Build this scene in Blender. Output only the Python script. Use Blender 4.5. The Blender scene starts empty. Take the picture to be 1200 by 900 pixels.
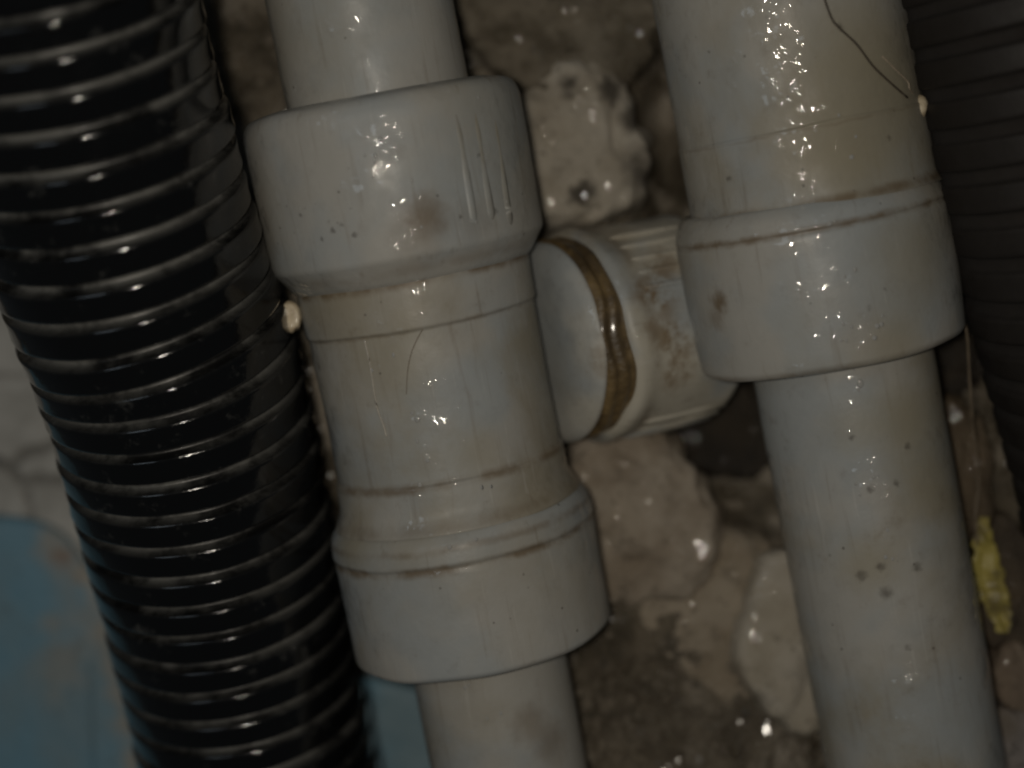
import bpy, bmesh, math, random
from mathutils import Vector, Matrix, noise as N

random.seed(7)
sc = bpy.context.scene
COL = sc.collection
S = 0.00025          # one photograph pixel at the depth of the pipe axes, in metres
D = 2000.0           # camera distance in those pixels (0.5 m)
SZ = bpy.data.objects.new

# ------------------------------------------------------------------ camera
cam_d = bpy.data.cameras.new('camera')
cam = SZ('camera', cam_d); COL.objects.link(cam)
cam.location = (0, 0, D * S)
cam_d.sensor_width = 36.0
cam_d.lens = 36.0 * D / 1200.0
cam_d.clip_start = 0.01
cam_d.clip_end = 50.0
cam_d.dof.use_dof = True
cam_d.dof.focus_distance = (D - 120) * S
cam_d.dof.aperture_fstop = 3.2
sc.camera = cam

# ------------------------------------------------------------------ world, lamps, exposure
w = bpy.data.worlds.new('World'); sc.world = w; w.use_nodes = True
bg = w.node_tree.nodes['Background']
bg.inputs[0].default_value = (0.80, 0.92, 1.0, 1)
bg.inputs[1].default_value = 0.022

def area(name, loc, target, size, power, color):
    l = bpy.data.lights.new(name, 'AREA'); l.shape = 'DISK'; l.size = size; l.energy = power; l.color = color
    o = SZ(name, l); COL.objects.link(o); o.location = loc
    o.rotation_euler = (Vector(target) - Vector(loc)).to_track_quat('-Z', 'Y').to_euler()
    return o
area('torch_lamp', (-0.022, 0.004, 0.52), (-0.002, 0.0, 0.0), 0.022, 0.90, (0.99, 0.905, 0.775))
area('cool_fill_lamp', (-0.55, 0.20, 0.95), (0, 0, 0), 0.35, 0.45, (0.76, 0.89, 1.0))  # added cool fill from the upper left, not a lamp of the place

sc.view_settings.view_transform = 'Standard'
sc.view_settings.look = 'None'
sc.view_settings.exposure = 0.0
sc.view_settings.gamma = 1.0
sc.view_settings.use_curve_mapping = False
sc.render.engine = 'CYCLES'
sc.cycles.filter_width = 2.3

# ------------------------------------------------------------------ helpers
def P(px, py, z):
    """the point at depth z (pixels above the pipe-axis plane) that the photograph shows at px, py"""
    f = (D - z) / D
    return Vector(((px - 600) * f * S, (450 - py) * f * S, z * S))

def proj(v):
    f = D / (D - v.z / S)
    return 600 + v.x / S * f, 450 - v.y / S * f

def link_mesh(name, verts, faces, mat, parent=None, smooth=True):
    me = bpy.data.meshes.new(name)
    me.from_pydata(verts, [], faces)
    me.update()
    if smooth:
        me.polygons.foreach_set('use_smooth', [True] * len(me.polygons))
    if mat: me.materials.append(mat)
    o = SZ(name, me); COL.objects.link(o)
    if parent: o.parent = parent
    return o

def tag(o, label=None, cat=None, group=None, kind=None):
    if label: o['label'] = label
    if cat: o['category'] = cat
    if group: o['group'] = group
    if kind: o['kind'] = kind
    return o

def thing(name, label, cat, matrix=None, group=None):
    o = SZ(name, None); COL.objects.link(o); o.empty_display_size = 0.01
    if matrix is not None: o.matrix_world = matrix
    return tag(o, label, cat, group)

def axis_matrix(a, b):
    """local Z runs from a to b, local X stays as near world +X as it can, local Y points away from the camera"""
    z = (b - a).normalized()
    x = Vector((1, 0, 0)) - z * z.x
    x.normalize()
    y = z.cross(x)
    m = Matrix((x, y, z)).transposed().to_4x4()
    m.translation = a
    return m

def smooth_profile(pts, step=2.5, rad=5.0):
    """pts: (t, r) corners; returns a densely sampled outline with its corners rounded"""
    out = []
    n = len(pts)
    P2 = [Vector((p[0], p[1])) for p in pts]
    for i, p in enumerate(P2):
        if i in (0, n - 1):
            out.append(p); continue
        rr = pts[i][2] if len(pts[i]) > 2 else rad
        a, b = P2[i - 1] - p, P2[i + 1] - p
        d = min(rr, a.length * .48, b.length * .48)
        q0, q1 = p + a.normalized() * d, p + b.normalized() * d
        for k in range(5):
            u = k / 4
            out.append(q0 * (1 - u) ** 2 + p * 2 * u * (1 - u) + q1 * u * u)
    res = [out[0]]
    for p in out[1:]:
        q = res[-1]
        L = (p - q).length
        if L < 1e-4: continue
        k = max(1, int(L / 12))
        for j in range(1, k + 1):
            res.append(q.lerp(p, j / k))
    return res

def lathe(name, pts, mat, parent, seg=144, rad=5.0, wob=0.0, seed=0, round_wob=0.0):
    prof = smooth_profile(pts, rad=rad)
    vs, fs = [], []
    for t, r in prof:
        for k in range(seg):
            a = 2 * math.pi * k / seg
            rr = r
            if wob:
                rr += wob * N.noise(Vector((math.cos(a) * r / 60 + seed * 9.1, math.sin(a) * r / 60, t / 60)))
            tt = t
            if round_wob:
                tt += round_wob * N.noise(Vector((math.cos(a) * 1.7 + seed * 5.3, math.sin(a) * 1.7, 3.3)))
            vs.append((rr * math.cos(a) * S, rr * math.sin(a) * S, tt * S))
    n = len(prof)
    for i in range(n - 1):
        for k in range(seg):
            k2 = (k + 1) % seg
            fs.append((i * seg + k, (i + 1) * seg + k, (i + 1) * seg + k2, i * seg + k2))
    return link_mesh(name, vs, [f[::-1] for f in fs], mat, parent)

def tube(name, path, radii, mat, parent=None, seg=10, caps=True):
    vs, fs = [], []
    n = len(path)
    for i, p in enumerate(path):
        d = (path[min(i + 1, n - 1)] - path[max(i - 1, 0)]).normalized()
        u = d.cross(Vector((0, 0, 1)))
        if u.length < 1e-3: u = d.cross(Vector((1, 0, 0)))
        u.normalize(); v = u.cross(d)
        for k in range(seg):
            a = 2 * math.pi * k / seg
            vs.append(p + (u * math.cos(a) + v * math.sin(a)) * radii[i])
    for i in range(n - 1):
        for k in range(seg):
            k2 = (k + 1) % seg
            fs.append((i * seg + k, i * seg + k2, (i + 1) * seg + k2, (i + 1) * seg + k))
    if caps:
        fs.append(tuple(range(seg))[::-1]); fs.append(tuple(range((n - 1) * seg, n * seg)))
    return link_mesh(name, [tuple(v) for v in vs], fs, mat, parent)

def catmull(pts, per=8):
    out = []
    n = len(pts)
    for i in range(n - 1):
        p0, p1, p2, p3 = pts[max(i - 1, 0)], pts[i], pts[i + 1], pts[min(i + 2, n - 1)]
        for k in range(per):
            t = k / per
            out.append(0.5 * ((2 * p1) + (p2 - p0) * t + (2 * p0 - 5 * p1 + 4 * p2 - p3) * t * t + (3 * p1 - p0 - 3 * p2 + p3) * t ** 3))
    out.append(pts[-1].copy())
    return out

# ------------------------------------------------------------------ node helpers
class NT:
    def __init__(self, name):
        self.m = bpy.data.materials.new(name); self.m.use_nodes = True
        self.t = self.m.node_tree; self.t.nodes.clear()
        self.out = self.n('ShaderNodeOutputMaterial')
        self.b = self.n('ShaderNodeBsdfPrincipled')
        self.l(self.b.outputs[0], self.out.inputs[0])
        self.tc = self.n('ShaderNodeTexCoord')
        self.co = self.tc.outputs['Object']
    def n(self, k): return self.t.nodes.new(k)
    def l(self, a, b): self.t.links.new(a, b)
    def inp(self, sock, v):
        if isinstance(v, bpy.types.NodeSocket): self.l(v, sock)
        else: sock.default_value = v
    def noise(self, scale, detail=4, rough=.55, co=None, dist=0.0):
        x = self.n('ShaderNodeTexNoise'); x.inputs['Scale'].default_value = scale
        x.inputs['Detail'].default_value = detail; x.inputs['Roughness'].default_value = rough
        x.inputs['Distortion'].default_value = dist
        self.l(co or self.co, x.inputs['Vector'])
        return x.outputs['Fac']
    def voro(self, scale, co=None, feature='F1'):
        x = self.n('ShaderNodeTexVoronoi'); x.feature = feature; x.inputs['Scale'].default_value = scale
        self.l(co or self.co, x.inputs['Vector'])
        return x.outputs['Distance']
    def ramp(self, v, a, b, lo=0.0, hi=1.0):
        x = self.n('ShaderNodeMapRange'); x.interpolation_type = 'SMOOTHSTEP'
        self.inp(x.inputs[0], v)
        for i, q in zip((1, 2, 3, 4), (a, b, lo, hi)): x.inputs[i].default_value = q
        return x.outputs[0]
    def math(self, op, a, b=0.0):
        x = self.n('ShaderNodeMath'); x.operation = op
        self.inp(x.inputs[0], a); self.inp(x.inputs[1], b)
        return x.outputs[0]
    def mix(self, f, a, b):
        x = self.n('ShaderNodeMix'); x.data_type = 'RGBA'
        self.inp(x.inputs[0], f)
        for s, v in ((x.inputs[6], a), (x.inputs[7], b)):
            if isinstance(v, bpy.types.NodeSocket): self.l(v, s)
            else: s.default_value = (*v, 1)
        return x.outputs[2]
    def warp(self, amt, scale):
        x = self.n('ShaderNodeTexNoise'); x.inputs['Scale'].default_value = scale; x.inputs['Detail'].default_value = 3
        self.l(self.co, x.inputs['Vector'])
        s = self.n('ShaderNodeVectorMath'); s.operation = 'SUBTRACT'; self.l(x.outputs['Color'], s.inputs[0]); s.inputs[1].default_value = (.5, .5, .5)
        q = self.n('ShaderNodeVectorMath'); q.operation = 'SCALE'; self.l(s.outputs[0], q.inputs[0]); q.inputs['Scale'].default_value = amt
        a = self.n('ShaderNodeVectorMath'); a.operation = 'ADD'; self.l(self.co, a.inputs[0]); self.l(q.outputs[0], a.inputs[1])
        return a.outputs[0]
    def spot(self, p, r0, r1, co, stretch=None):
        if stretch:
            s = self.n('ShaderNodeVectorMath'); s.operation = 'SUBTRACT'; self.l(co, s.inputs[0]); s.inputs[1].default_value = p
            m = self.n('ShaderNodeVectorMath'); m.operation = 'MULTIPLY'; self.l(s.outputs[0], m.inputs[0]); m.inputs[1].default_value = stretch
            d = self.n('ShaderNodeVectorMath'); d.operation = 'LENGTH'; self.l(m.outputs[0], d.inputs[0])
        else:
            d = self.n('ShaderNodeVectorMath'); d.operation = 'DISTANCE'; self.l(co, d.inputs[0]); d.inputs[1].default_value = p
        return self.ramp(d.outputs['Value'], r0, r1, 1.0, 0.0)
    def bump(self, h, strength, dist, normal=None):
        x = self.n('ShaderNodeBump'); x.inputs['Strength'].default_value = strength; x.inputs['Distance'].default_value = dist
        self.l(h, x.inputs['Height'])
        if normal: self.l(normal, x.inputs['Normal'])
        return x.outputs[0]
    def set(self, k, v): self.inp(self.b.inputs[k], v)

GREY = (0.328, 0.321, 0.298)
BLUEGREY = (0.288, 0.304, 0.306)
TAN = (0.238, 0.210, 0.152)
DIRT = (0.115, 0.078, 0.040)
FILM = (0.245, 0.220, 0.160)
SPECK = (0.030, 0.022, 0.014)

def pvc(name, stains=(), specks=(), dirt=0.5, tint=GREY, streaks=(), bands=(), seed=0.0, wet=1.0, wets=(), stain_col=DIRT):
    """old grey pipe plastic: cool grey, tan film, stains at their places, tiny specks, beaded wet gloss.
    stains: (local point, radius, strength); specks: (local point, radius); bands: (t, half width, strength) rings of dirt"""
    m = NT(name)
    off = m.n('ShaderNodeVectorMath'); off.operation = 'ADD'; m.l(m.co, off.inputs[0]); off.inputs[1].default_value = (seed, seed * 2.3, 0)
    c0 = off.outputs[0]
    base = m.mix(m.ramp(m.noise(26, 3, co=c0), .42, .60), tint, BLUEGREY)
    film = m.math('MULTIPLY', m.ramp(m.noise(17, 7, .58, co=c0, dist=.3), .42, .68), min(1, dirt * 1.3))
    col = m.mix(film, base, TAN)
    grime = m.math('MULTIPLY', m.ramp(m.noise(150, 6, .7, co=c0), .56, .76), .30 * min(1, dirt * 1.6))
    col = m.mix(grime, col, DIRT)
    # faint scratches and runs along the pipe
    mp = m.n('ShaderNodeMapping'); m.l(c0, mp.inputs[0]); mp.inputs['Scale'].default_value = (1, 1, .06)
    col = m.mix(m.math('MULTIPLY', m.ramp(m.noise(420, 4, .6, co=mp.outputs[0]), .57, .72), .22), col, DIRT)
    col = m.mix(m.math('MULTIPLY', m.ramp(m.noise(650, 3, .6, co=mp.outputs[0]), .62, .75), .25), col, (0.48, 0.47, 0.44))
    wc = m.warp(.005, 300)
    for p, r, s in stains:
        wide = r > 38 * S and stain_col is DIRT
        f = m.math('MULTIPLY', m.spot(p, r * (.1 if wide else .15), r * (1.25 if wide else 1.3), wc), min(.9, s * (1.9 if wide else 1)))
        if stain_col is not DIRT: f = m.math('MULTIPLY', f, m.ramp(m.noise(170, 5, .65, co=c0), .36, .58))
        col = m.mix(f, col, FILM if wide else stain_col)
    if bands:
        wb = m.warp(.0016, 260)
        sep = m.n('ShaderNodeSeparateXYZ'); m.l(wb, sep.inputs[0])
        brk = m.ramp(m.noise(90, 4, co=c0), .36, .60, .25, 1.0)
        for t, hw, s in bands:
            d = m.math('ABSOLUTE', m.math('SUBTRACT', sep.outputs[2], t * S))
            f = m.math('MULTIPLY', m.math('MULTIPLY', m.ramp(d, 0.0, hw * S, 1, 0), brk), s)
            col = m.mix(f, col, DIRT)
    ws = m.warp(.0026, 700)
    for p, r in specks:
        col = m.mix(m.math('MULTIPLY', m.spot(p, r * .1, r * 1.35, ws), .58), col, SPECK)
    # scattered tiny specks
    v = m.voro(210, co=c0)
    pk = m.math('MULTIPLY', m.ramp(v, .05, .11, 1, 0), m.ramp(m.noise(60, 2, co=c0), .55, .62))
    col = m.mix(m.math('MULTIPLY', pk, .75), col, SPECK)
    m.set('Base Color', col)
    m.set('Roughness', m.ramp(m.noise(120, 5, co=c0), .3, .7, .40, .60))
    m.set('Specular IOR Level', .35)
    patch = m.ramp(m.noise(75, 4, .65, co=c0), .49, .60)
    b0 = m.bump(m.noise(70, 3, co=c0), .25, .0012)
    b1 = m.bump(m.noise(900, 3, .6, co=c0), .5, .00012, b0)
    m.l(b1, m.b.inputs['Normal'])
    # water film: beads where the patches are, smooth elsewhere
    for p, r, *kk in wets:
        kk = kk[0] if kk else 2.4
        patch = m.math('MAXIMUM', patch, m.math('MULTIPLY', m.spot(p, r * .2, r, m.warp(.006, 200)), kk))
    h = m.math('MULTIPLY', m.math('ADD', m.noise(330, 1.2, .5, co=c0), m.math('MULTIPLY', m.voro(420, co=c0, feature='SMOOTH_F1'), -.6)), patch)
    b2 = m.bump(h, 1.0, .00040, m.bump(m.noise(150, 1, co=c0), 1.0, .0011))
    m.l(b2, m.b.inputs['Coat Normal'])
    m.set('Coat Weight', m.math('MULTIPLY', m.math('MINIMUM', m.math('ADD', patch, .06), 1.0), .8 * wet))
    m.set('Coat Roughness', .015)
    m.set('Coat IOR', 1.55)
    return m.m

def loc(mat, px, py, z):
    return tuple(mat.inverted() @ P(px, py, z))

def surf(mat, px, py, r, lift=0.0):
    """where the ray through px, py meets the cylinder of radius r (pixels) round the local Z axis of mat"""
    o = mat.inverted() @ Vector((0, 0, D * S))
    d = (mat.inverted() @ P(px, py, 0)) - o
    R = (r + lift) * S
    a = d.x ** 2 + d.y ** 2; b = 2 * (o.x * d.x + o.y * d.y); c = o.x ** 2 + o.y ** 2 - R * R
    q = b * b - 4 * a * c
    t = -b / (2 * a) if q < 0 else (-b - math.sqrt(q)) / (2 * a)
    return o + d * t

# ------------------------------------------------------------------ ground
def ss(a, b, x):
    t = max(0.0, min(1.0, (x - a) / (b - a))); return t * t * (3 - 2 * t)

def fb(x, y, s, o=4, sd=0.0):
    v, a = 0, 1.0
    for k in range(o):
        v += a * N.noise(Vector((x / s + sd, y / s - sd, sd * 1.7))); s *= .5; a *= .5
    return v

def ground_h(px, py):
    h = -196 + 26 * fb(px, py, 170, 5, 2.2) + 10 * abs(fb(px, py, 40, 3, 8.1))
    lo = ss(600, 520, px) * ss(560, 700, py) + ss(330, 250, px) * ss(440, 560, py) * (1 - ss(560, 700, py))
    h -= 262 * min(1, lo)
    h -= 60 * ss(300, 200, px) * ss(620, 500, py)
    h += 70 * ss(1075, 1130, px) * ss(440, 520, py) * (1 - .35 * ss(640, 900, py))
    h += 40 * ss(640, 680, px) * ss(560, 700, py) * ss(1000, 930, px)
    h -= 190 * ss(240, 205, px) * ss(100, 150, py) * ss(740, 690, py)
    # the crevice under the branch and beside the right pipe
    h -= 110 * math.exp(-(((px - 850) / 75) ** 2 + ((py - 500) / 60) ** 2))
    h -= 60 * math.exp(-(((px - 1112) / 26) ** 2 + ((py - 420) / 34) ** 2))
    h -= 80 * math.exp(-(((px - 785) / 30) ** 2 + ((py - 130) / 130) ** 2))
    return h

def build_ground():
    m = NT('wet_dirt')
    c = m.co
    col = m.mix(m.ramp(m.noise(55, 6, .65), .38, .62), (0.058, 0.046, 0.029), (0.140, 0.116, 0.082))
    pale = m.ramp(m.noise(34, 6, .6, dist=.7), .50, .64)
    col = m.mix(m.math('MULTIPLY', pale, .75), col, (0.33, 0.29, 0.235))
    col = m.mix(m.math('MULTIPLY', m.ramp(m.noise(160, 5, .7), .55, .72), .8), col, (0.022, 0.018, 0.012))
    m.set('Base Color', col)
    m.set('Roughness', m.ramp(m.noise(70, 4), .35, .65, .22, .7))
    b = m.bump(m.noise(170, 6, .7), .7, .004)
    m.l(m.bump(m.noise(800, 4, .7), .45, .0012, b), m.b.inputs['Normal'])
    m.set('Coat Weight', m.ramp(m.noise(40, 3), .45, .62, 0, .8)); m.set('Coat Roughness', .1)
    vs, fs = [], []
    x0, x1, y0, y1, st = -700, 1900, -600, 1500, 8
    nx, ny = int((x1 - x0) / st) + 1, int((y1 - y0) / st) + 1
    for j in range(ny):
        for i in range(nx):
            px, py = x0 + i * st, y0 + j * st
            h = ground_h(px, py)
            f = (D + 196) / D
            vs.append(((px - 600) * f * S, (450 - py) * f * S, h * S))
    for j in range(ny - 1):
        for i in range(nx - 1):
            a = j * nx + i
            fs.append((a, a + nx, a + nx + 1, a + 1))
    return tag(link_mesh('ground', vs, fs, m.m), kind='structure')
build_ground()

def lump(name, px, py, z, rx, ry, rz, mat, seed, rough=.22, ang=0.0, sub=5):
    bm = bmesh.new()
    bmesh.ops.create_icosphere(bm, subdivisions=sub, radius=1.0)
    ca, sa = math.cos(ang), math.sin(ang)
    for v in bm.verts:
        n = v.co.normalized()
        k = 1 + rough * fb(n.x * 60, n.y * 60 + n.z * 23, 70, 2, seed) + .11 * fb(n.x * 60 - n.z * 31, n.y * 60, 20, 5, seed + 3)
        p = Vector((n.x * rx, n.y * ry, math.tanh(3.2 * n.z) * rz)) * k
        v.co = Vector((p.x * ca - p.y * sa, p.x * sa + p.y * ca, p.z)) * S
    for f in bm.faces: f.smooth = True
    me = bpy.data.meshes.new(name); bm.to_mesh(me); bm.free()
    me.materials.append(mat)
    o = SZ(name, me); COL.objects.link(o)
    o.location = P(px, py, z)
    return o

def mortar(name, base, dark, dirt, seed, spots=(), wet=.6):
    m = NT(name)
    off = m.n('ShaderNodeVectorMath'); off.operation = 'ADD'; m.l(m.co, off.inputs[0]); off.inputs[1].default_value = (seed, seed * .7, 0)
    c = off.outputs[0]
    col = m.mix(m.ramp(m.noise(60, 5, .6, co=c), .40, .65), base, dark)
    col = m.mix(m.math('MULTIPLY', m.ramp(m.noise(110, 6, .7, co=c, dist=.5), .53, .68), dirt), col, (0.045, 0.033, 0.020))
    ws = m.warp(.006, 350)
    for p, r in spots:
        col = m.mix(m.math('MULTIPLY', m.spot(p, r * .3 * S, r * S, ws), .85), col, (0.026, 0.020, 0.013))
    m.set('Roughness', m.ramp(m.noise(90, 4, co=c), .35, .65, .25, .6))
    b = m.bump(m.noise(230, 7, .78, co=c), .8, .0019)
    pit = m.math('MULTIPLY', m.ramp(m.voro(300, co=c), .08, .28, 1, 0), m.ramp(m.noise(70, 3, co=c), .46, .56))
    col = m.mix(m.math('MULTIPLY', pit, .6), col, (0.05, 0.038, 0.025))
    m.set('Base Color', col)
    m.l(b, m.b.inputs['Normal'])
    m.l(m.bump(m.noise(260, 1.2, .5, co=c), 1.0, .0007), m.b.inputs['Coat Normal'])
    m.set('Coat Weight', m.ramp(m.noise(65, 3, co=c), .52, .62, .02, wet)); m.set('Coat Roughness', .04)
    return m.m

def L(dx, dy, dz): return (dx * S, -dy * S, dz * S)
PALE = (0.40, 0.365, 0.305)
tag(lump('mortar_lump', 672, 176, -176, 98, 108, 74,
         mortar('pale_mortar', (0.44, 0.40, 0.335), (0.34, 0.30, 0.24), .3, .3,
                [(L(-2, 14, 92), 13), (L(-4, -70, 66), 24), (L(42, -64, 66), 26), (L(70, -30, 66), 24), (L(8, 64, 74), 24), (L(84, 30, 50), 44), (L(90, -50, 50), 40)]), 1.0, .16),
    'pale wet mortar lump with black specks between the two grey pipes, above the capped branch', 'mortar lump')
tag(lump('mortar_lump', 650, 24, -186, 132, 100, 66, mortar('dun_mortar', (0.20, 0.172, 0.13), (0.10, 0.082, 0.055), .5, 1.1), 2.0, .20),
    'brown smeared mortar lump at the top edge between the two grey pipes', 'mortar lump')
tag(lump('mortar_lump', 738, 604, -180, 106, 116, 62, mortar('tan_mortar', (0.35, 0.30, 0.24), (0.24, 0.195, 0.145), .45, 2.2), 3.0, .20, ang=.3),
    'tan mortar lump in the shade just below the capped branch, beside the lower left socket', 'mortar lump')
tag(lump('mortar_lump', 858, 722, -204, 130, 100, 58, mortar('flat_mortar', (0.33, 0.28, 0.215), (0.235, 0.19, 0.135), .4, 3.7), 4.0, .24, ang=-.5),
    'flat buff mortar lump lying in the middle of the dirt between the lower pipes', 'mortar lump')
tag(lump('mortar_lump', 926, 752, -172, 72, 116, 66, mortar('white_mortar', (0.44, 0.40, 0.335), (0.35, 0.31, 0.245), .25, 4.9, wet=1.0), 5.0, .18, .2),
    'whitish glistening mortar lump against the left side of the lower right pipe', 'mortar lump')
tag(lump('mortar_lump', 812, 645, -214, 70, 56, 54, mortar('dark_mortar', (0.16, 0.13, 0.092), (0.08, 0.062, 0.04), .7, 6.0), 6.0, .12),
    'dark dirty mortar lump buried between the tan lump and the buff lump', 'mortar lump')
tag(lump('mud_or_shade_clod', 1116, 555, -130, 42, 100, 44, mortar('mud', (0.115, 0.086, 0.055), (0.075, 0.055, 0.034), .5, 7.1, wet=.35), 7.0, .25, .12),
    'long brown mud clod packed along the right side of the lower right pipe', 'mud clod')
tag(lump('mud_or_shade_clod', 1172, 690, -122, 42, 92, 34, mortar('dark_mud', (0.085, 0.064, 0.042), (0.05, 0.038, 0.026), .5, 7.9, wet=.3), 10.0, .2, .18),
    'dark mud clod under the yellow strip at the right edge', 'mud clod')
tag(lump('mud_or_shade_clod', 852, 496, -262, 92, 66, 40, mortar('shade_black', (0.034, 0.026, 0.017), (0.018, 0.014, 0.010), .5, 5.5, wet=.5), 11.0, .2, -.2),  # added lump: the black shade below the branch is put into its colour
    'added blackish lump painting the shade in the hollow below the branch collar and the right socket', 'mud clod')
tag(lump('mud_or_shade_clod', 1112, 424, -212, 40, 46, 40, mortar('shade_black', (0.030, 0.023, 0.016), (0.016, 0.013, 0.010), .5, 6.5, wet=.3), 12.0, .2, .1),  # added lump, its dark colour paints the shadow gap by the socket rim
    'small added blackish lump painting the shade under the lower right rim of the right socket', 'mud clod')
tag(lump('stone', 1196, 790, -120, 38, 58, 34, mortar('brown_stone', (0.20, 0.155, 0.115), (0.12, 0.09, 0.06), .4, 8.3, wet=.4), 8.0, .2, .3),
    'brown stone at the right edge of the picture below the yellow strip', 'stone')
tag(lump('stone', 1172, 872, -118, 62, 56, 40, mortar('grey_stone', (0.235, 0.215, 0.205), (0.17, 0.145, 0.12), .45, 9.6, wet=.6), 9.0, .2, -.3),
    'grey stone in the bottom right corner touching the lower right pipe', 'stone')

# loose grit nobody could count
def grit():
    m = mortar('grit_stone', (0.20, 0.17, 0.13), (0.10, 0.08, 0.055), .6, 3.0, wet=1.0)
    bm = bmesh.new()
    rnd = random.Random(5)
    f = (D + 190) / D
    for i in range(1500):
        reg = rnd.random()
        if reg < .62: px, py = rnd.gauss(790, 95), rnd.gauss(845, 55)
        elif reg < .78: px, py = rnd.uniform(640, 1000), rnd.uniform(520, 920)
        elif reg < .88: px, py = rnd.uniform(1090, 1240), rnd.uniform(480, 940)
        else: px, py = rnd.choice([(rnd.uniform(520, 800), rnd.uniform(-40, 260)), (rnd.uniform(225, 320), rnd.uniform(-40, 150))])
        if px < 600 and py > 700: continue
        r = min(13, rnd.lognormvariate(1.35, .5))
        M = Matrix.Translation(Vector(((px - 600) * f * S, (450 - py) * f * S, (ground_h(px, py) + r * .3) * S))) @ Matrix.Rotation(rnd.uniform(0, 6.3), 4, Vector((rnd.random(), rnd.random(), rnd.random() + .1)).normalized()) @ Matrix.Diagonal((r * S, r * S * rnd.uniform(.6, 1), r * S * rnd.uniform(.5, .9), 1))
        g = bmesh.ops.create_icosphere(bm, subdivisions=1, radius=1.0, matrix=M)
        for v in g['verts']:
            v.co += Vector((rnd.uniform(-1, 1), rnd.uniform(-1, 1), rnd.uniform(-1, 1))) * r * .16 * S
    me = bpy.data.meshes.new('grit'); bm.to_mesh(me); bm.free(); me.materials.append(m)
    o = SZ('grit', me); COL.objects.link(o); tag(o, 'small wet grit strewn over the dirt between the pipes', 'grit', kind='stuff')
grit()

# ------------------------------------------------------------------ cracked concrete slab, left
def slab():
    m = NT('old_concrete')
    col = m.mix(m.ramp(m.noise(45, 6, .65), .36, .64), (0.40, 0.395, 0.375), (0.28, 0.275, 0.255))
    col = m.mix(m.math('MULTIPLY', m.ramp(m.noise(220, 5, .7), .55, .75), .5), col, (0.06, 0.055, 0.045))
    ca = m.n('ShaderNodeAttribute'); ca.attribute_name = 'crack'
    col = m.mix(m.math('MULTIPLY', ca.outputs['Fac'], .6), col, (0.03, 0.026, 0.02))
    m.set('Base Color', col); m.set('Roughness', .75)
    m.l(m.bump(m.noise(260, 6, .7), .4, .0018), m.b.inputs['Normal'])
    cracks = [[(-60, 520), (8, 548), (22, 562), (90, 562), (150, 556)], [(8, 548), (30, 530), (48, 527), (100, 500)], [(28, 575), (34, 600), (30, 640)], [(-40, 430), (10, 442), (60, 436)]]
    def cd(px, py):
        best = 99
        for k, c in enumerate(cracks):
            for (ax, ay), (bx, by) in zip(c, c[1:]):
                dx, dy = bx - ax, by - ay
                t = max(0, min(1, ((px - ax) * dx + (py - ay) * dy) / (dx * dx + dy * dy)))
                d = math.hypot(px - ax - t * dx, py - ay - t * dy) * (1 if k < 2 else 1.9)
                best = min(best, d)
        return best
    x0, x1, y0, y1, st = -320, 190, 140, 700, 4
    nx, ny = int((x1 - x0) / st) + 1, int((y1 - y0) / st) + 1
    vs, fs = [], []
    zt, th = -400, 60
    cr = []
    f = (D - zt) / D
    for j in range(ny):
        for i in range(nx):
            px, py = x0 + i * st, y0 + j * st
            w_ = cd(px + 4 * N.noise(Vector((px / 14, py / 14, 1))), py + 4 * N.noise(Vector((px / 14, py / 14, 5))))
            e = min(i, j, nx - 1 - i, ny - 1 - j)
            cr.append(ss(7.0, 1.0, w_))
            h = zt + 5 * fb(px, py, 120, 4, 4.4) - 16 * ss(6.5, 1.5, w_) - (0, 4, 1)[2 - e if 0 < e < 2 else 0] - (9 if e == 0 else 0)
            vs.append(((px - 600) * f * S, (450 - py) * f * S, h * S))
    for j in range(ny - 1):
        for i in range(nx - 1):
            a = j * nx + i
            fs.append((a, a + nx, a + nx + 1, a + 1))
    edge = [i for i in range(nx)] + [j * nx + nx - 1 for j in range(1, ny)] + [(ny - 1) * nx + i for i in range(nx - 2, -1, -1)] + [j * nx for j in range(ny - 2, 0, -1)]
    b0 = len(vs)
    for q in edge:
        v = vs[q]; vs.append((v[0], v[1], (zt - th) * S))
    n = len(edge)
    for k in range(n):
        fs.append((edge[k], edge[(k + 1) % n], b0 + (k + 1) % n, b0 + k))
    fs.append(tuple(range(b0, b0 + n)))
    o = link_mesh('concrete_slab', vs, fs, m.m)
    a_ = o.data.attributes.new('crack', 'FLOAT', 'POINT'); a_.data.foreach_set('value', cr + [0.0] * (len(vs) - len(cr)))
    tag(o, 'grey cracked concrete slab at the left edge behind the black hose', 'slab')
slab()

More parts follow.
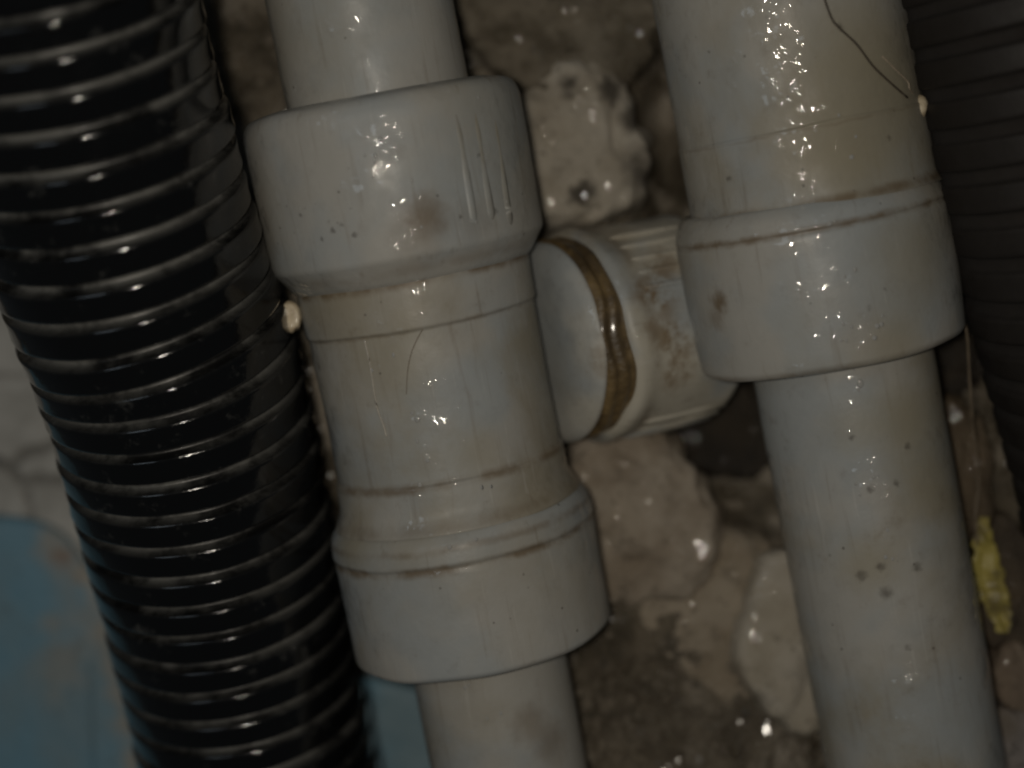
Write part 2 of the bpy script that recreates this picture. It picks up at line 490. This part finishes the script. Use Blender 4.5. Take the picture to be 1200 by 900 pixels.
# ------------------------------------------------------------------ blue plastic panel, bottom left
def panel():
    zt = -378
    m = NT('scuffed_blue_plastic')
    col = m.mix(m.ramp(m.noise(22, 4), .38, .62), (0.125, 0.245, 0.325), (0.145, 0.228, 0.275))
    wc = m.warp(.010, 130)
    scuff = m.ramp(m.noise(95, 6, .65, dist=.5), .30, .52)
    c0 = P(60, 750, zt)
    Lc = lambda x, y: tuple(P(x, y, zt) - c0)
    for x, y, r, k in ((62, 640, 34, .75), (78, 660, 30, .6), (104, 668, 30, .9), (118, 700, 34, .9), (128, 735, 34, .9), (140, 770, 36, .85), (150, 810, 34, .9), (158, 850, 34, .9), (168, 890, 36, .9), (92, 745, 46, .5), (70, 790, 50, .5), (60, 730, 22, .5), (100, 690, 50, .5)):
        f = m.math('MULTIPLY', m.math('MULTIPLY', m.spot(Lc(x, y), r * .3 * S, r * 1.2 * S, wc), scuff), k)
        col = m.mix(f, col, (0.26, 0.24, 0.205))
    col = m.mix(m.math('MULTIPLY', m.spot(Lc(72, 655), 4 * S, 20 * S, wc), .6), col, (0.17, 0.10, 0.065))
    col = m.mix(m.math('MULTIPLY', m.ramp(m.noise(150, 6, .7), .56, .72), .45), col, (0.05, 0.055, 0.055))
    m.set('Base Color', col); m.set('Roughness', m.ramp(m.noise(80, 4), .3, .7, .40, .65)); m.set('Specular IOR Level', .3)
    m.l(m.bump(m.noise(140, 5, .6), .30, .0025), m.b.inputs['Normal'])
    outline = [(-420, 640), (-200, 600), (-60, 600), (30, 606), (72, 622), (98, 652), (150, 720), (240, 765), (360, 785), (460, 796), (540, 830), (580, 930), (570, 1150), (400, 1320), (60, 1360), (-300, 1320), (-430, 1100), (-450, 800)]
    pts = [Vector((x, y, 0)) for x, y in outline]
    n = len(pts)
    loop = []
    for i in range(n):
        p0, p1, p2, p3 = pts[i - 1], pts[i], pts[(i + 1) % n], pts[(i + 2) % n]
        for k in range(8):
            t = k / 8
            loop.append(0.5 * ((2 * p1) + (p2 - p0) * t + (2 * p0 - 5 * p1 + 4 * p2 - p3) * t * t + (3 * p1 - p0 - 3 * p2 + p3) * t ** 3))
    ce = Vector((40, 980, 0))
    vs, fs = [], []
    rings = [(1.0, -70), (1.0, -22), (.997, -12), (.99, -5), (.978, -1), (.96, 0), (.9, 1), (.8, 2), (.65, 3), (.5, 3), (.35, 3), (.2, 3), (.05, 3)]
    for s_, dz in rings:
        for p in loop:
            q = ce + (p - ce) * s_
            h = zt + dz + (4 * fb(q.x, q.y, 150, 3, 1.1) if s_ < .98 else 0)
            vs.append(tuple(P(q.x, q.y, h) - c0))
    k_ = len(loop)
    for i in range(len(rings) - 1):
        for k in range(k_):
            fs.append((i * k_ + k, (i + 1) * k_ + k, (i + 1) * k_ + (k + 1) % k_, i * k_ + (k + 1) % k_))
    fs.append(tuple(range((len(rings) - 1) * k_, len(rings) * k_))[::-1])
    root = thing('plastic_tray', 'scuffed blue plastic tray lying under the black hose in the bottom left corner', 'tray', Matrix.Translation(c0))
    link_mesh('tray_base', vs, fs, m.m, root)
    sp = [P(x, y, zt + 4) - c0 for x, y in ((104, 775), (105, 800), (106, 840), (108, 880), (112, 940), (116, 1010))]
    sp = catmull(sp, 6)
    tube('mould_seam', sp, [3.0 * S] * len(sp), m.m, root, 8)
panel()

# ------------------------------------------------------------------ corrugated hoses
def hose_mat(name, black, dust, dust_amt, rough, seed, wet=0.0):
    m = NT(name)
    at = m.n('ShaderNodeAttribute'); at.attribute_name = 'groove'
    g = at.outputs['Fac']
    dn = m.ramp(m.noise(42, 5, .7), .36, .62, .05, 1.0)
    col = m.mix(m.math('MULTIPLY', m.math('MULTIPLY', g, dn), dust_amt), black, dust)
    col = m.mix(m.math('MULTIPLY', m.ramp(m.noise(80, 6, .75), .58, .74), .38), col, dust)
    m.set('Base Color', col)
    m.set('Roughness', m.math('ADD', m.ramp(m.noise(160, 4), .35, .65, rough, rough + .10), m.math('MULTIPLY', g, .30)))
    m.set('Coat Weight', m.math('MULTIPLY', m.math('SUBTRACT', 1.0, g), wet * .6)); m.set('Coat Roughness', .03); m.l(m.bump(m.noise(300, 3), .5, .0002), m.b.inputs['Coat Normal'])
    m.set('Specular IOR Level', .45)
    b = m.bump(m.noise(420, 4, .6), .6, .00016)
    m.l(b, m.b.inputs['Normal'])
    return m.m

def hose(name, ctrl, pitch, depth, mat, crest=.62, seg=112):
    """ctrl: (world point, radius in pixels)"""
    pts = catmull([c[0] for c in ctrl], 24)
    rad = catmull([Vector((c[1], 0, 0)) for c in ctrl], 24)
    cum = [0.0]
    for p, q in zip(pts, pts[1:]): cum.append(cum[-1] + (q - p).length / S)
    def at(s):
        i = 0
        lo, hi = 0, len(cum) - 1
        while hi - lo > 1:
            mid = (lo + hi) // 2
            if cum[mid] <= s: lo = mid
            else: hi = mid
        u = (s - cum[lo]) / max(1e-6, cum[hi] - cum[lo])
        return pts[lo].lerp(pts[hi], u), rad[lo].lerp(rad[hi], u).x, (pts[min(hi + 6, len(pts) - 1)] - pts[max(lo - 6, 0)]).normalized()
    # outline over one pitch: (u, height 0..1, groove)
    g = (1 - crest) / 2
    outline = [(0, 0, 1), (.06, .02, 1), (g * .62, .10, .9), (g * .86, .45, .55), (g * 1.0, .80, .25), (g * 1.22, .97, .06), (g * 1.6, 1.0, 0), (.5, .93, 0), (1 - g * 1.6, 1.0, 0), (1 - g * 1.22, .97, .06), (1 - g, .80, .25), (1 - g * .86, .45, .55), (1 - g * .62, .10, .9), (.94, .02, 1)]
    vs, fs, gr = [], [], []
    n = 0
    ribs = int(cum[-1] / pitch)
    rnd = random.Random(3)
    for i in range(ribs):
        dr = rnd.uniform(-1.6, 1.6)
        for u, h, gv in outline:
            c, R, d = at((i + u) * pitch)
            x = Vector((1, 0, 0)) - d * d.x; x.normalize(); y = d.cross(x)
            for k in range(seg):
                a = 2 * math.pi * k / seg
                r = R - depth + h * depth + h * dr + 1.8 * N.noise(Vector((math.cos(a) * 2.2, math.sin(a) * 2.2, (i + u) * .9)))
                vs.append(tuple(c + (x * math.cos(a) + y * math.sin(a)) * r * S))
                gr.append(gv)
            n += 1
    for i in range(n - 1):
        for k in range(seg):
            k2 = (k + 1) % seg
            fs.append((i * seg + k, i * seg + k2, (i + 1) * seg + k2, (i + 1) * seg + k))
    o = link_mesh(name, vs, fs, mat)
    at_ = o.data.attributes.new('groove', 'FLOAT', 'POINT')
    at_.data.foreach_set('value', gr)
    return o

hm = hose_mat('black_hose_plastic', (0.0035, 0.0036, 0.0038), (0.125, 0.125, 0.118), .95, .05, 0, 1.0)
hose_ctrl = [(P(15, -170, 310), 150), (P(62, 0, 228), 150), (P(150, 300, 92), 151), (P(203, 450, 14), 152), (P(260, 690, -112), 150), (P(306, 900, -214), 150), (P(350, 1080, -300), 150)]
o = hose('corrugated_hose', hose_ctrl, 41.5, 13, hm, .72)
tag(o, 'glossy black corrugated hose running down the left beside the grey pipe', 'hose')

hm2 = hose_mat('brown_black_hose_plastic', (0.0105, 0.0082, 0.0068), (0.016, 0.013, 0.011), .85, .6, 5)
o = hose('corrugated_hose', [(P(1195, -170, 130), 168), (P(1232, 0, 110), 166), (P(1282, 250, 70), 165), (P(1330, 450, 20), 162), (P(1385, 700, -40), 160), (P(1440, 950, -90), 160)], 46, 9, hm2)
tag(o, 'dull dark brown corrugated hose at the right edge, out of focus', 'hose')

# ------------------------------------------------------------------ left pipe run
A, B = P(421, 0, 65), P(597, 900, -65)
ML = axis_matrix(A, B)
def T(M, a, b, y):
    """length along the axis (pixels) at which it appears at image row y"""
    lo, hi = -600.0, 1800.0
    for _ in range(50):
        mid = (lo + hi) / 2
        if proj(M @ Vector((0, 0, mid * S)))[1] < y: lo = mid
        else: hi = mid
    return lo
def tl(y): return T(ML, A, B, y)
left = thing('grey_pipe', 'left grey plastic pipe with a double socket coupling, touching the black hose', 'pipe', ML)

st_sock = [(surf(ML, 500, 252, 160), 26 * S, .62), (surf(ML, 492, 268, 160), 36 * S, .35), (surf(ML, 555, 258, 160), 30 * S, .22)]
sp_sock = [(surf(ML, 581, 247, 160), 4.2 * S), (surf(ML, 540, 255, 160), 2.6 * S), (surf(ML, 352, 253, 160), 3.2 * S), (surf(ML, 390, 270, 160), 3.6 * S), (surf(ML, 400, 263, 160), 3 * S), (surf(ML, 415, 276, 160), 3.6 * S), (surf(ML, 377, 280, 160), 2.6 * S), (surf(ML, 561, 181, 160), 2.6 * S)]
sp_sock += [(surf(ML, 320 + random.random() * 110, 235 + random.random() * 60, 160), random.uniform(1.2, 2.2) * S) for _ in range(14)]
m_pipe = pvc('grey_pipe_plastic', dirt=.35, seed=.2, stains=[(surf(ML, 620, 845, 93), 26 * S, .4), (surf(ML, 645, 870, 93), 30 * S, .45)])
m_sock = pvc('grey_socket_plastic', st_sock, sp_sock, wets=[(surf(ML, 440, 165, 160), 26 * S, 2.2), (surf(ML, 440, 205, 160), 24 * S, 2.2), (surf(ML, 497, 232, 160), 16 * S, 2.5)], dirt=.30, seed=.55, bands=[(tl(306), 12, .30)])
m_body = pvc('grey_coupling_plastic', wets=[(surf(ML, 489, 495, 133), 16 * S, 4), (surf(ML, 497, 540, 133), 22 * S, 4), (surf(ML, 438, 440, 133), 26 * S, 2.5)], stains= [(surf(ML, 455, 430, 135), 60 * S, .28), (surf(ML, 372, 470, 135), 50 * S, .30), (surf(ML, 560, 530, 135), 40 * S, .25)],
             specks=[(surf(ML, 428, 368, 135), 2.5 * S), (surf(ML, 447, 355, 135), 2 * S)], dirt=.62, seed=.81,
             bands=[(tl(319), 11, .95), (tl(372), 5, .45), (tl(541), 9, .7), (tl(585), 12, .35)])
m_lower = pvc('grey_lower_socket_plastic', wets=[(surf(ML, 530, 640, 155), 14 * S, 5), (surf(ML, 575, 572, 150), 18 * S, 4)], stains= [(surf(ML, 405, 630, 155), 50 * S, .4)], dirt=.42, seed=1.21, bands=[(tl(606), 7, .45), (tl(627), 9, .8)])

lathe('upper_pipe', [(tl(-160), 104), (tl(-10), 104.5), (tl(140), 105)], m_pipe, left, wob=.8, seed=1)
lathe('socket', [(tl(112), 100), (tl(112), 130, 6), (tl(117), 153, 13), (tl(132), 160, 14), (tl(212), 160), (tl(291), 158.5, 5), (tl(298), 153, 5), (tl(317), 140, 6), (tl(324), 130)], m_sock, left, wob=1.2, seed=2, round_wob=3)
bd = lathe('coupling_body', [(tl(312), 128), (tl(316), 136.5, 5), (tl(370), 135.5, 2), (tl(373), 132.5, 2), (tl(455), 132), (tl(538), 132.5, 2), (tl(541), 135.5, 2), (tl(572), 137, 6), (tl(592), 147, 10), (tl(596), 143)], m_body, left, wob=1.0, seed=3, round_wob=2)
lo_ = lathe('socket', [(tl(590), 140), (tl(592), 147, 4), (tl(603), 154.5, 6), (tl(622), 156, 3), (tl(626), 153.5, 2), (tl(632), 155, 3), (tl(690), 154.5), (tl(744), 153.5, 6), (tl(749), 148, 5), (tl(751), 96)], m_lower, left, wob=1.0, seed=4, round_wob=3)
lo_['label'] = 'lower socket where the thinner pipe leaves'
lathe('lower_pipe', [(tl(700), 93), (tl(850), 93), (tl(1080), 93)], m_pipe, left, wob=.8, seed=5)

m_rib = pvc('dark_rib_plastic', dirt=.9, seed=.55, tint=(0.17, 0.165, 0.155), wet=.1)  # ribs tinted darker than the socket they sit on
def ridge(name, pxs, r, width, height, mat, parent, M):
    """a raised strip following a row of image points over a cylinder of radius r"""
    pts = catmull([surf(M, x, y, r, height * .2 - width * .485) for x, y in pxs], 10)
    n = len(pts)
    rad = [width * .5 * S * min(1, .80 + 1.2 * min(i, n - 1 - i) / n) for i in range(n)]
    return tube(name, pts, rad, mat, parent, 10)
for pxs, wd in (([(531, 134), (541, 190), (549, 236), (553, 262)], 15), ([(551, 128), (561, 190), (569, 236), (573, 258)], 17), ([(571, 126), (581, 186), (589, 238), (594, 264)], 17)):
    ridge('moulded_rib', pxs, 160, wd, 3, m_rib, left, ML)

def beads(parent, M, r_of, pts, mat):
    """small water drops lying on the pipe, joined into one part"""
    bm = bmesh.new()
    rnd = random.Random(len(pts))
    for x, y, r in pts:
        p = surf(M, x, y, r_of(y))
        nrm = Vector((p.x, p.y, 0)).normalized()
        q = nrm.to_track_quat('Z', 'Y').to_matrix().to_4x4()
        mt = Matrix.Translation(p) @ q @ Matrix.Diagonal((.72 * r * S * rnd.uniform(.8, 1.1), .72 * r * S * rnd.uniform(.9, 1.6), r * S * .24, 1))
        bmesh.ops.create_uvsphere(bm, u_segments=10, v_segments=7, radius=1, matrix=mt)
    for f in bm.faces: f.smooth = True
    me = bpy.data.meshes.new('water_drops'); bm.to_mesh(me); bm.free(); me.materials.append(mat)
    o = SZ('water_drops', me); COL.objects.link(o); o.parent = parent; o['kind'] = 'stuff'
mw = NT('wet_grey'); mw.set('Base Color', (.31, .31, .30, 1)); mw.set('Roughness', .03); mw.set('Specular IOR Level', .6)
def rl(y): return 105 if y < 100 else 160 if y < 300 else 133 if y < 570 else 155 if y < 770 else 93
pts = [(489, 491, 6), (483, 484, 3), (489, 517, 3.2), (501, 540, 3.2), (492, 569, 3.8), (527, 641, 4), (558, 632, 3), (575, 570, 2), (564, 571, 2.4), (461, 416, 2.6), (436, 434, 2.4), (446, 161, 3), (440, 182, 3.4), (437, 207, 3.2), (428, 182, 2.2), (439, 190, 2.4), (561, 114, 2.2), (552, 259, 2.6), (558, 260, 2.4), (594, 236, 2.2), (494, 266, 2.2), (483, 212, 2.2), (587, 836, 2.6), (553, 858, 2.2), (571, 842, 2), (545, 806, 3), (549, 803, 2.6), (364, 456, 2.4)]
beads(left, ML, rl, pts, mw.m)

# ------------------------------------------------------------------ right pipe run
A2, B2 = P(911, 0, 60), P(1073, 900, -60)
MR = axis_matrix(A2, B2)
def tr(y): return T(MR, A2, B2, y)
right = thing('grey_pipe', 'right grey plastic pipe with a capped side branch, beside the dull brown hose', 'pipe', MR)
m_r1 = pvc('grey_tee_plastic', [(surf(MR, 1010, 60, 140), 90 * S, .4), (surf(MR, 1020, 140, 140), 110 * S, .42), (surf(MR, 980, 185, 140), 60 * S, .4), (surf(MR, 1050, 90, 140), 70 * S, .38)],
           [(surf(MR, 855, 210, 140), 4 * S), (surf(MR, 1041, 162, 140), 4 * S), (surf(MR, 985, 32, 140), 4.5 * S), (surf(MR, 830, 60, 140), 2.4 * S)], dirt=.55, seed=1.9, bands=[(tr(231), 10, .75), (tr(150), 3, .30)],
            wets=[(surf(MR, 905, 5, 140), 40 * S), (surf(MR, 925, 45, 140), 45 * S), (surf(MR, 915, 100, 140), 40 * S), (surf(MR, 945, 150, 140), 34 * S)])
m_r2 = pvc('grey_right_socket_plastic', stains=[(surf(MR, 851, 352, 158), 15 * S, .85), (surf(MR, 847, 372, 158), 16 * S, .4), (surf(MR, 1085, 300, 158), 70 * S, .3), (surf(MR, 1060, 400, 158), 50 * S, .3)],
           specks=[(surf(MR, 1029, 361, 158), 4 * S), (surf(MR, 1046, 337, 158), 3 * S)], dirt=.38, seed=2.6, bands=[(tr(256), 7, .8), (tr(408), 8, .4)], wets=[(surf(MR, 1000, 320, 158), 20 * S, 3.5), (surf(MR, 975, 260, 158), 16 * S, 3), (surf(MR, 1020, 385, 158), 45 * S, 4.5)])
m_r3 = pvc('grey_right_pipe_plastic', [(surf(MR, 1065, 490, 104), 60 * S, .45), (surf(MR, 1000, 500, 104), 40 * S, .25), (surf(MR, 1090, 560, 104), 60 * S, .4), (surf(MR, 1020, 660, 104), 45 * S, .35)],
           [(surf(MR, 1010, 674, 104), 7 * S), (surf(MR, 1032, 664, 104), 6 * S), (surf(MR, 1038, 694, 104), 8 * S), (surf(MR, 1074, 665, 104), 7 * S), (surf(MR, 1064, 758, 104), 4.5 * S), (surf(MR, 1020, 573, 104), 5 * S), (surf(MR, 1063, 523, 104), 5 * S), (surf(MR, 1050, 567, 104), 4.5 * S), (surf(MR, 998, 512, 104), 4 * S)], dirt=.68, seed=3.3, wet=1.2, wets=[(surf(MR, 1008, 450, 105), 22 * S, 4.5), (surf(MR, 1070, 800, 105), 40 * S, 4.5), (surf(MR, 1075, 850, 105), 46 * S, 4.5), (surf(MR, 1025, 565, 105), 40 * S, 4.5)])
lathe('tee_body', [(tr(-160), 139), (tr(40), 139.5), (tr(146), 140, 1), (tr(148), 141.5, 2), (tr(222), 142, 6), (tr(236), 146)], m_r1, right, wob=1.2, seed=11, round_wob=3)
sr = lathe('socket', [(tr(226), 138), (tr(228), 143, 4), (tr(237), 151, 9), (tr(254), 156, 4), (tr(257), 154.5, 2), (tr(263), 156.5, 4), (tr(330), 157), (tr(404), 154, 6), (tr(410), 149, 5), (tr(412), 106)], m_r2, right, wob=1.2, seed=12, round_wob=3)
sr.location.x = -9 * S
lathe('lower_pipe', [(tr(370), 105), (tr(700), 106), (tr(1090), 106)], m_r3, right, wob=.9, seed=13)

# capped side branch: comes out of the tee towards the left pipe and rises to the camera
cap_c = P(645, 402, -50)
ax = Vector((math.cos(math.radians(27)), .18, -math.sin(math.radians(27)))).normalized()
MB = axis_matrix(cap_c, cap_c + ax * .05)
MB_l = MR.inverted() @ MB
AMBER = (0.135, 0.082, 0.030)
m_cap = pvc('cap_plastic', [(surf(MB, 628, 322, 118), 34 * S, .6), (surf(MB, 706, 330, 123), 26 * S, .4), (surf(MB, 712, 420, 123), 34 * S, .4)], [], dirt=.30, seed=4.4, tint=(0.41, 0.40, 0.365), stain_col=AMBER, wets=[(surf(MB, 700, 375, 128), 30 * S), (surf(MB, 660, 385, 110), 30 * S)])
m_col = pvc('branch_plastic', [(surf(MB, 768, 345, 130), 34 * S, .85), (surf(MB, 790, 400, 130), 34 * S, .85), (surf(MB, 778, 310, 130), 30 * S, .6), (surf(MB, 690, 268, 130), 60 * S, .55), (surf(MB, 795, 440, 130), 26 * S, .7), (surf(MB, 762, 385, 130), 16 * S, .5)], [], dirt=.5, seed=5.2, tint=(0.40, 0.375, 0.315), stain_col=AMBER, bands=[(66, 14, .4)])
mt = NT('brown_sealant')
col = mt.mix(mt.ramp(mt.noise(90, 5), .35, .65), (0.185, 0.125, 0.052), (0.060, 0.040, 0.018))
mt.set('Base Color', col); mt.set('Roughness', .5); mt.set('Coat Weight', .3); mt.set('Coat Roughness', .12)
mt.l(mt.bump(mt.noise(260, 4, .6), .5, .002), mt.b.inputs['Normal'])
def branch_part(name, prof, mat, **kw):
    o = lathe(name, prof, mat, right, **kw); o.matrix_local = MB_l; return o
branch_part('end_cap', [(-15, 0.5), (-15, 50), (-13, 94, 24), (-7, 113, 16), (0, 121.5, 10), (5, 122, 3), (9, 117)], m_cap, seg=144, wob=1.6, seed=21)
branch_part('sealant_ring', [(3, 113), (6, 120.5, 4), (13, 125, 5), (20, 121.5, 6), (28, 126.5, 5), (35, 123.5, 5), (42, 126, 4), (47, 118)], mt.m, seg=160, wob=6.5, seed=22, round_wob=14)
branch_part('branch_collar', [(34, 116), (36, 127, 4), (43, 132, 6), (52, 132, 6), (68, 129.5, 8), (120, 129), (182, 130), (192, 127, 6), (194, 118, 4), (194, 20)], m_col, seg=144, wob=4.0, seed=23, round_wob=9)
# moulded ribs along the collar
for k, ang in enumerate((38, 47, 56, 65, 74, -42, -51, -60, -70, -80)):
    a = math.radians(ang)
    c, s_ = math.cos(a), math.sin(a)
    pp = [Vector((c * (128.5 + .2) * S, s_ * (128.5 + .2) * S, t * S)) for t in (66, 80, 110, 145, 186)]
    r_ = tube('collar_rib', pp, [.8 * S, 4.2 * S, 4.6 * S, 4.6 * S, 4 * S], m_col, right, 8)
    r_.matrix_local = MB_l
bp = [(662, 385, 3.4), (699, 377, 3), (703, 368, 2.6)]
def rr(y): return 142 if y < 232 else 159 if y < 408 else 105
rp = [(998, 184, 4), (1003, 160, 2.5), (983, 135, 2), (972, 262, 4), (978, 259, 3), (1002, 316, 3.4), (990, 324, 2.4), (988, 380, 2.4), (998, 383, 2.6), (986, 399, 2.6), (992, 399, 2.4), (1025, 396, 4), (1028, 382, 3.6), (1034, 370, 2.6), (1033, 380, 3), (1008, 449, 5.5), (1006, 456, 3), (1001, 433, 2.4), (1024, 559, 3.4), (1029, 557, 3), (1021, 529, 2.6), (1003, 567, 3), (1008, 580, 3), (1040, 621, 4), (1038, 653, 3.4), (1046, 655, 3), (1057, 801, 4), (1062, 797, 3), (1066, 812, 4), (1076, 806, 3.4), (1084, 806, 3), (1078, 800, 2.6), (1056, 812, 2.6), (1053, 819, 2.4), (1065, 852, 4), (1071, 845, 3), (1085, 857, 3.6), (1089, 855, 3), (1104, 844, 2.6), (1077, 870, 2.4), (1055, 791, 2.4), (1020, 601, 2.4)]
beads(right, MR, rr, rp, mw.m)

# ------------------------------------------------------------------ small things
def plain(name, col, rough=.5, coat=0.0, sss=0.0, alt=None):
    m = NT(name)
    m.set('Base Color', m.mix(m.ramp(m.noise(300, 4), .35, .65), col, alt or tuple(c * .8 for c in col)))
    m.set('Roughness', rough); m.set('Coat Weight', coat); m.set('Coat Roughness', .1)
    m.l(m.bump(m.noise(700, 4), .3, .001), m.b.inputs['Normal'])
    return m.m
m_bead = plain('cream_bead', (0.60, 0.52, 0.38), .45, .3, alt=(0.38, 0.31, 0.21))
o = lump('resin_blob', 341, 371, 42, 12, 19, 13, m_bead, 12.0, .16, .15, 3)
tag(o, 'cream resin blob stuck on the black hose beside the left coupling', 'resin blob')

th = thing('thread', 'dark thread across the upper right pipe ending in a white bead', 'thread', Matrix.Translation(P(1077, 125, 106)))
mi = Matrix.Translation(P(1077, 125, 106)).inverted()
def on_right(x, y, lift): return mi @ (MR @ surf(MR, x, y, 140, lift))
pts = catmull([on_right(x, y, 1.6) for x, y in ((962, -14), (974, 20), (983, 32), (1004, 52), (1022, 76), (1038, 92), (1056, 108), (1062, 113))] + [Vector((-6, 4, -6)) * S, Vector((0, 0, 0))], 6)
tube('strand', pts, [1.2 * S] * len(pts), plain('dark_thread', (0.05, 0.038, 0.026), .7), th, 8)
pts = catmull([on_right(x, y, 3.5) for x, y in ((1034, 66), (1050, 82), (1064, 96), (1066, 104))] + [Vector((-2, 8, 0)) * S, Vector((0, 2, 2)) * S], 6)
tube('pale_strand', pts, [.9 * S] * len(pts), plain('pale_thread', (0.34, 0.28, 0.21), .6), th, 8)
bm = bmesh.new(); bmesh.ops.create_icosphere(bm, subdivisions=3, radius=1)
for v in bm.verts:
    n = v.co.normalized(); v.co = n * (1 + .18 * N.noise(n * 1.8)) ; v.co = Vector((v.co.x * 10, v.co.y * 13, v.co.z * 10)) * S
for f in bm.faces: f.smooth = True
me = bpy.data.meshes.new('bead'); bm.to_mesh(me); bm.free(); me.materials.append(m_bead)
o = SZ('bead', me); COL.objects.link(o); o.parent = th

hp = catmull([ML @ surf(ML, x, y, 134, .2) for x, y in ((548, 333), (534, 345), (511, 367), (496, 385), (484, 408), (478, 432), (476, 462))], 8)
tag(tube('hair', hp, [.7 * S * (1 - .5 * i / len(hp)) for i in range(len(hp))], plain('brown_hair', (0.19, 0.155, 0.115), .5), None, 8),
    'thin curved brown hair stuck to the middle of the left coupling', 'hair')
hp = catmull([surf(ML, x, y, 132.5, .2) for x, y in ((427, 398), (433, 425), (437, 450), (442, 478), (449, 498), (453, 512))], 8)
tube('dried_drip', hp, [1.2 * S] * len(hp), plain('dried_drip', (0.37, 0.345, 0.30), .35, .6), left, 8)

# yellow strip, right
def strip():
    n_, k = 34, 9
    ctr = catmull([Vector(v) for v in ((1152, 606, 6), (1153, 630, 12), (1157, 660, 16), (1163, 690, 17), (1171, 716, 15), (1176, 742, 6))], 12)
    step = (len(ctr) - 1) / (n_ - 1)
    top, bot = [], []
    for i in range(n_):
        c = ctr[int(round(i * step))]
        for q in range(k):
            u = q / (k - 1) * 2 - 1
            rag = 5.0 * N.noise(Vector((i * .55, 7.0 if u > 0 else 2.0, .3))) + 2.5 * N.noise(Vector((i * 1.6, 3.0 if u > 0 else 9.0, .9)))
            hw = max(2.5, c.z + (rag if abs(u) > .5 else 0))
            z = -76 + 9 * N.noise(Vector((i * .2, u * 1.2, 4))) + 4 * N.noise(Vector((i * .6, u * 3, 8)))
            top.append(P(c.x + u * hw, c.y, z)); bot.append(P(c.x + u * hw, c.y, z - 5))
    vs = [tuple(v) for v in top + bot]; o0 = len(top); fs = []
    for i in range(n_ - 1):
        for q in range(k - 1):
            a = i * k + q
            fs.append((a, a + k, a + k + 1, a + 1)); fs.append((o0 + a, o0 + a + 1, o0 + a + k + 1, o0 + a + k))
        a, b = i * k, i * k + k - 1
        fs.append((a, o0 + a, o0 + a + k, a + k)); fs.append((b, b + k, o0 + b + k, o0 + b))
    for q in range(k - 1):
        fs.append((q, q + 1, o0 + q + 1, o0 + q)); a = (n_ - 1) * k + q
        fs.append((a, o0 + a, o0 + a + 1, a + 1))
    m = NT('yellow_plastic')
    c = m.mix(m.ramp(m.noise(120, 5, .6), .45, .68), (0.33, 0.28, 0.075), (0.14, 0.115, 0.05))
    m.set('Base Color', c); m.set('Roughness', .4)
    m.l(m.bump(m.noise(300, 4), .4, .0015), m.b.inputs['Normal'])
    o = link_mesh('plastic_strip', vs, fs, m.m)
    tag(o, 'short ragged yellow plastic strip in the dirt right of the lower right pipe', 'plastic strip')
strip()
pts = catmull([P(x, y, z) for x, y, z in ((1130, 372, 20), (1134, 400, 8), (1136, 440, -8), (1139, 480, -22), (1141, 505, -40), (1147, 560, -62), (1143, 605, -66), (1145, 640, -70))], 8)
tag(tube('wire', pts, [1.5 * S] * len(pts), plain('pale_wire', (0.17, 0.135, 0.095), .45, .4), None, 8),
    'thin pale wire hanging between the right socket and the dull brown hose', 'wire')

# ------------------------------------------------------------------ groups of repeats
GROUPS = {'mortar lump': 'mortar lumps stuck between the grey pipes', 'mud clod': 'mud clods and added shade lumps packed round the right pipe', 'stone': 'stones at the lower right edge', 'hose': 'corrugated hoses either side of the pipes', 'pipe': 'grey plastic pipes side by side'}
for o in COL.objects:
    if o.get('category') in GROUPS: o['group'] = GROUPS[o['category']]
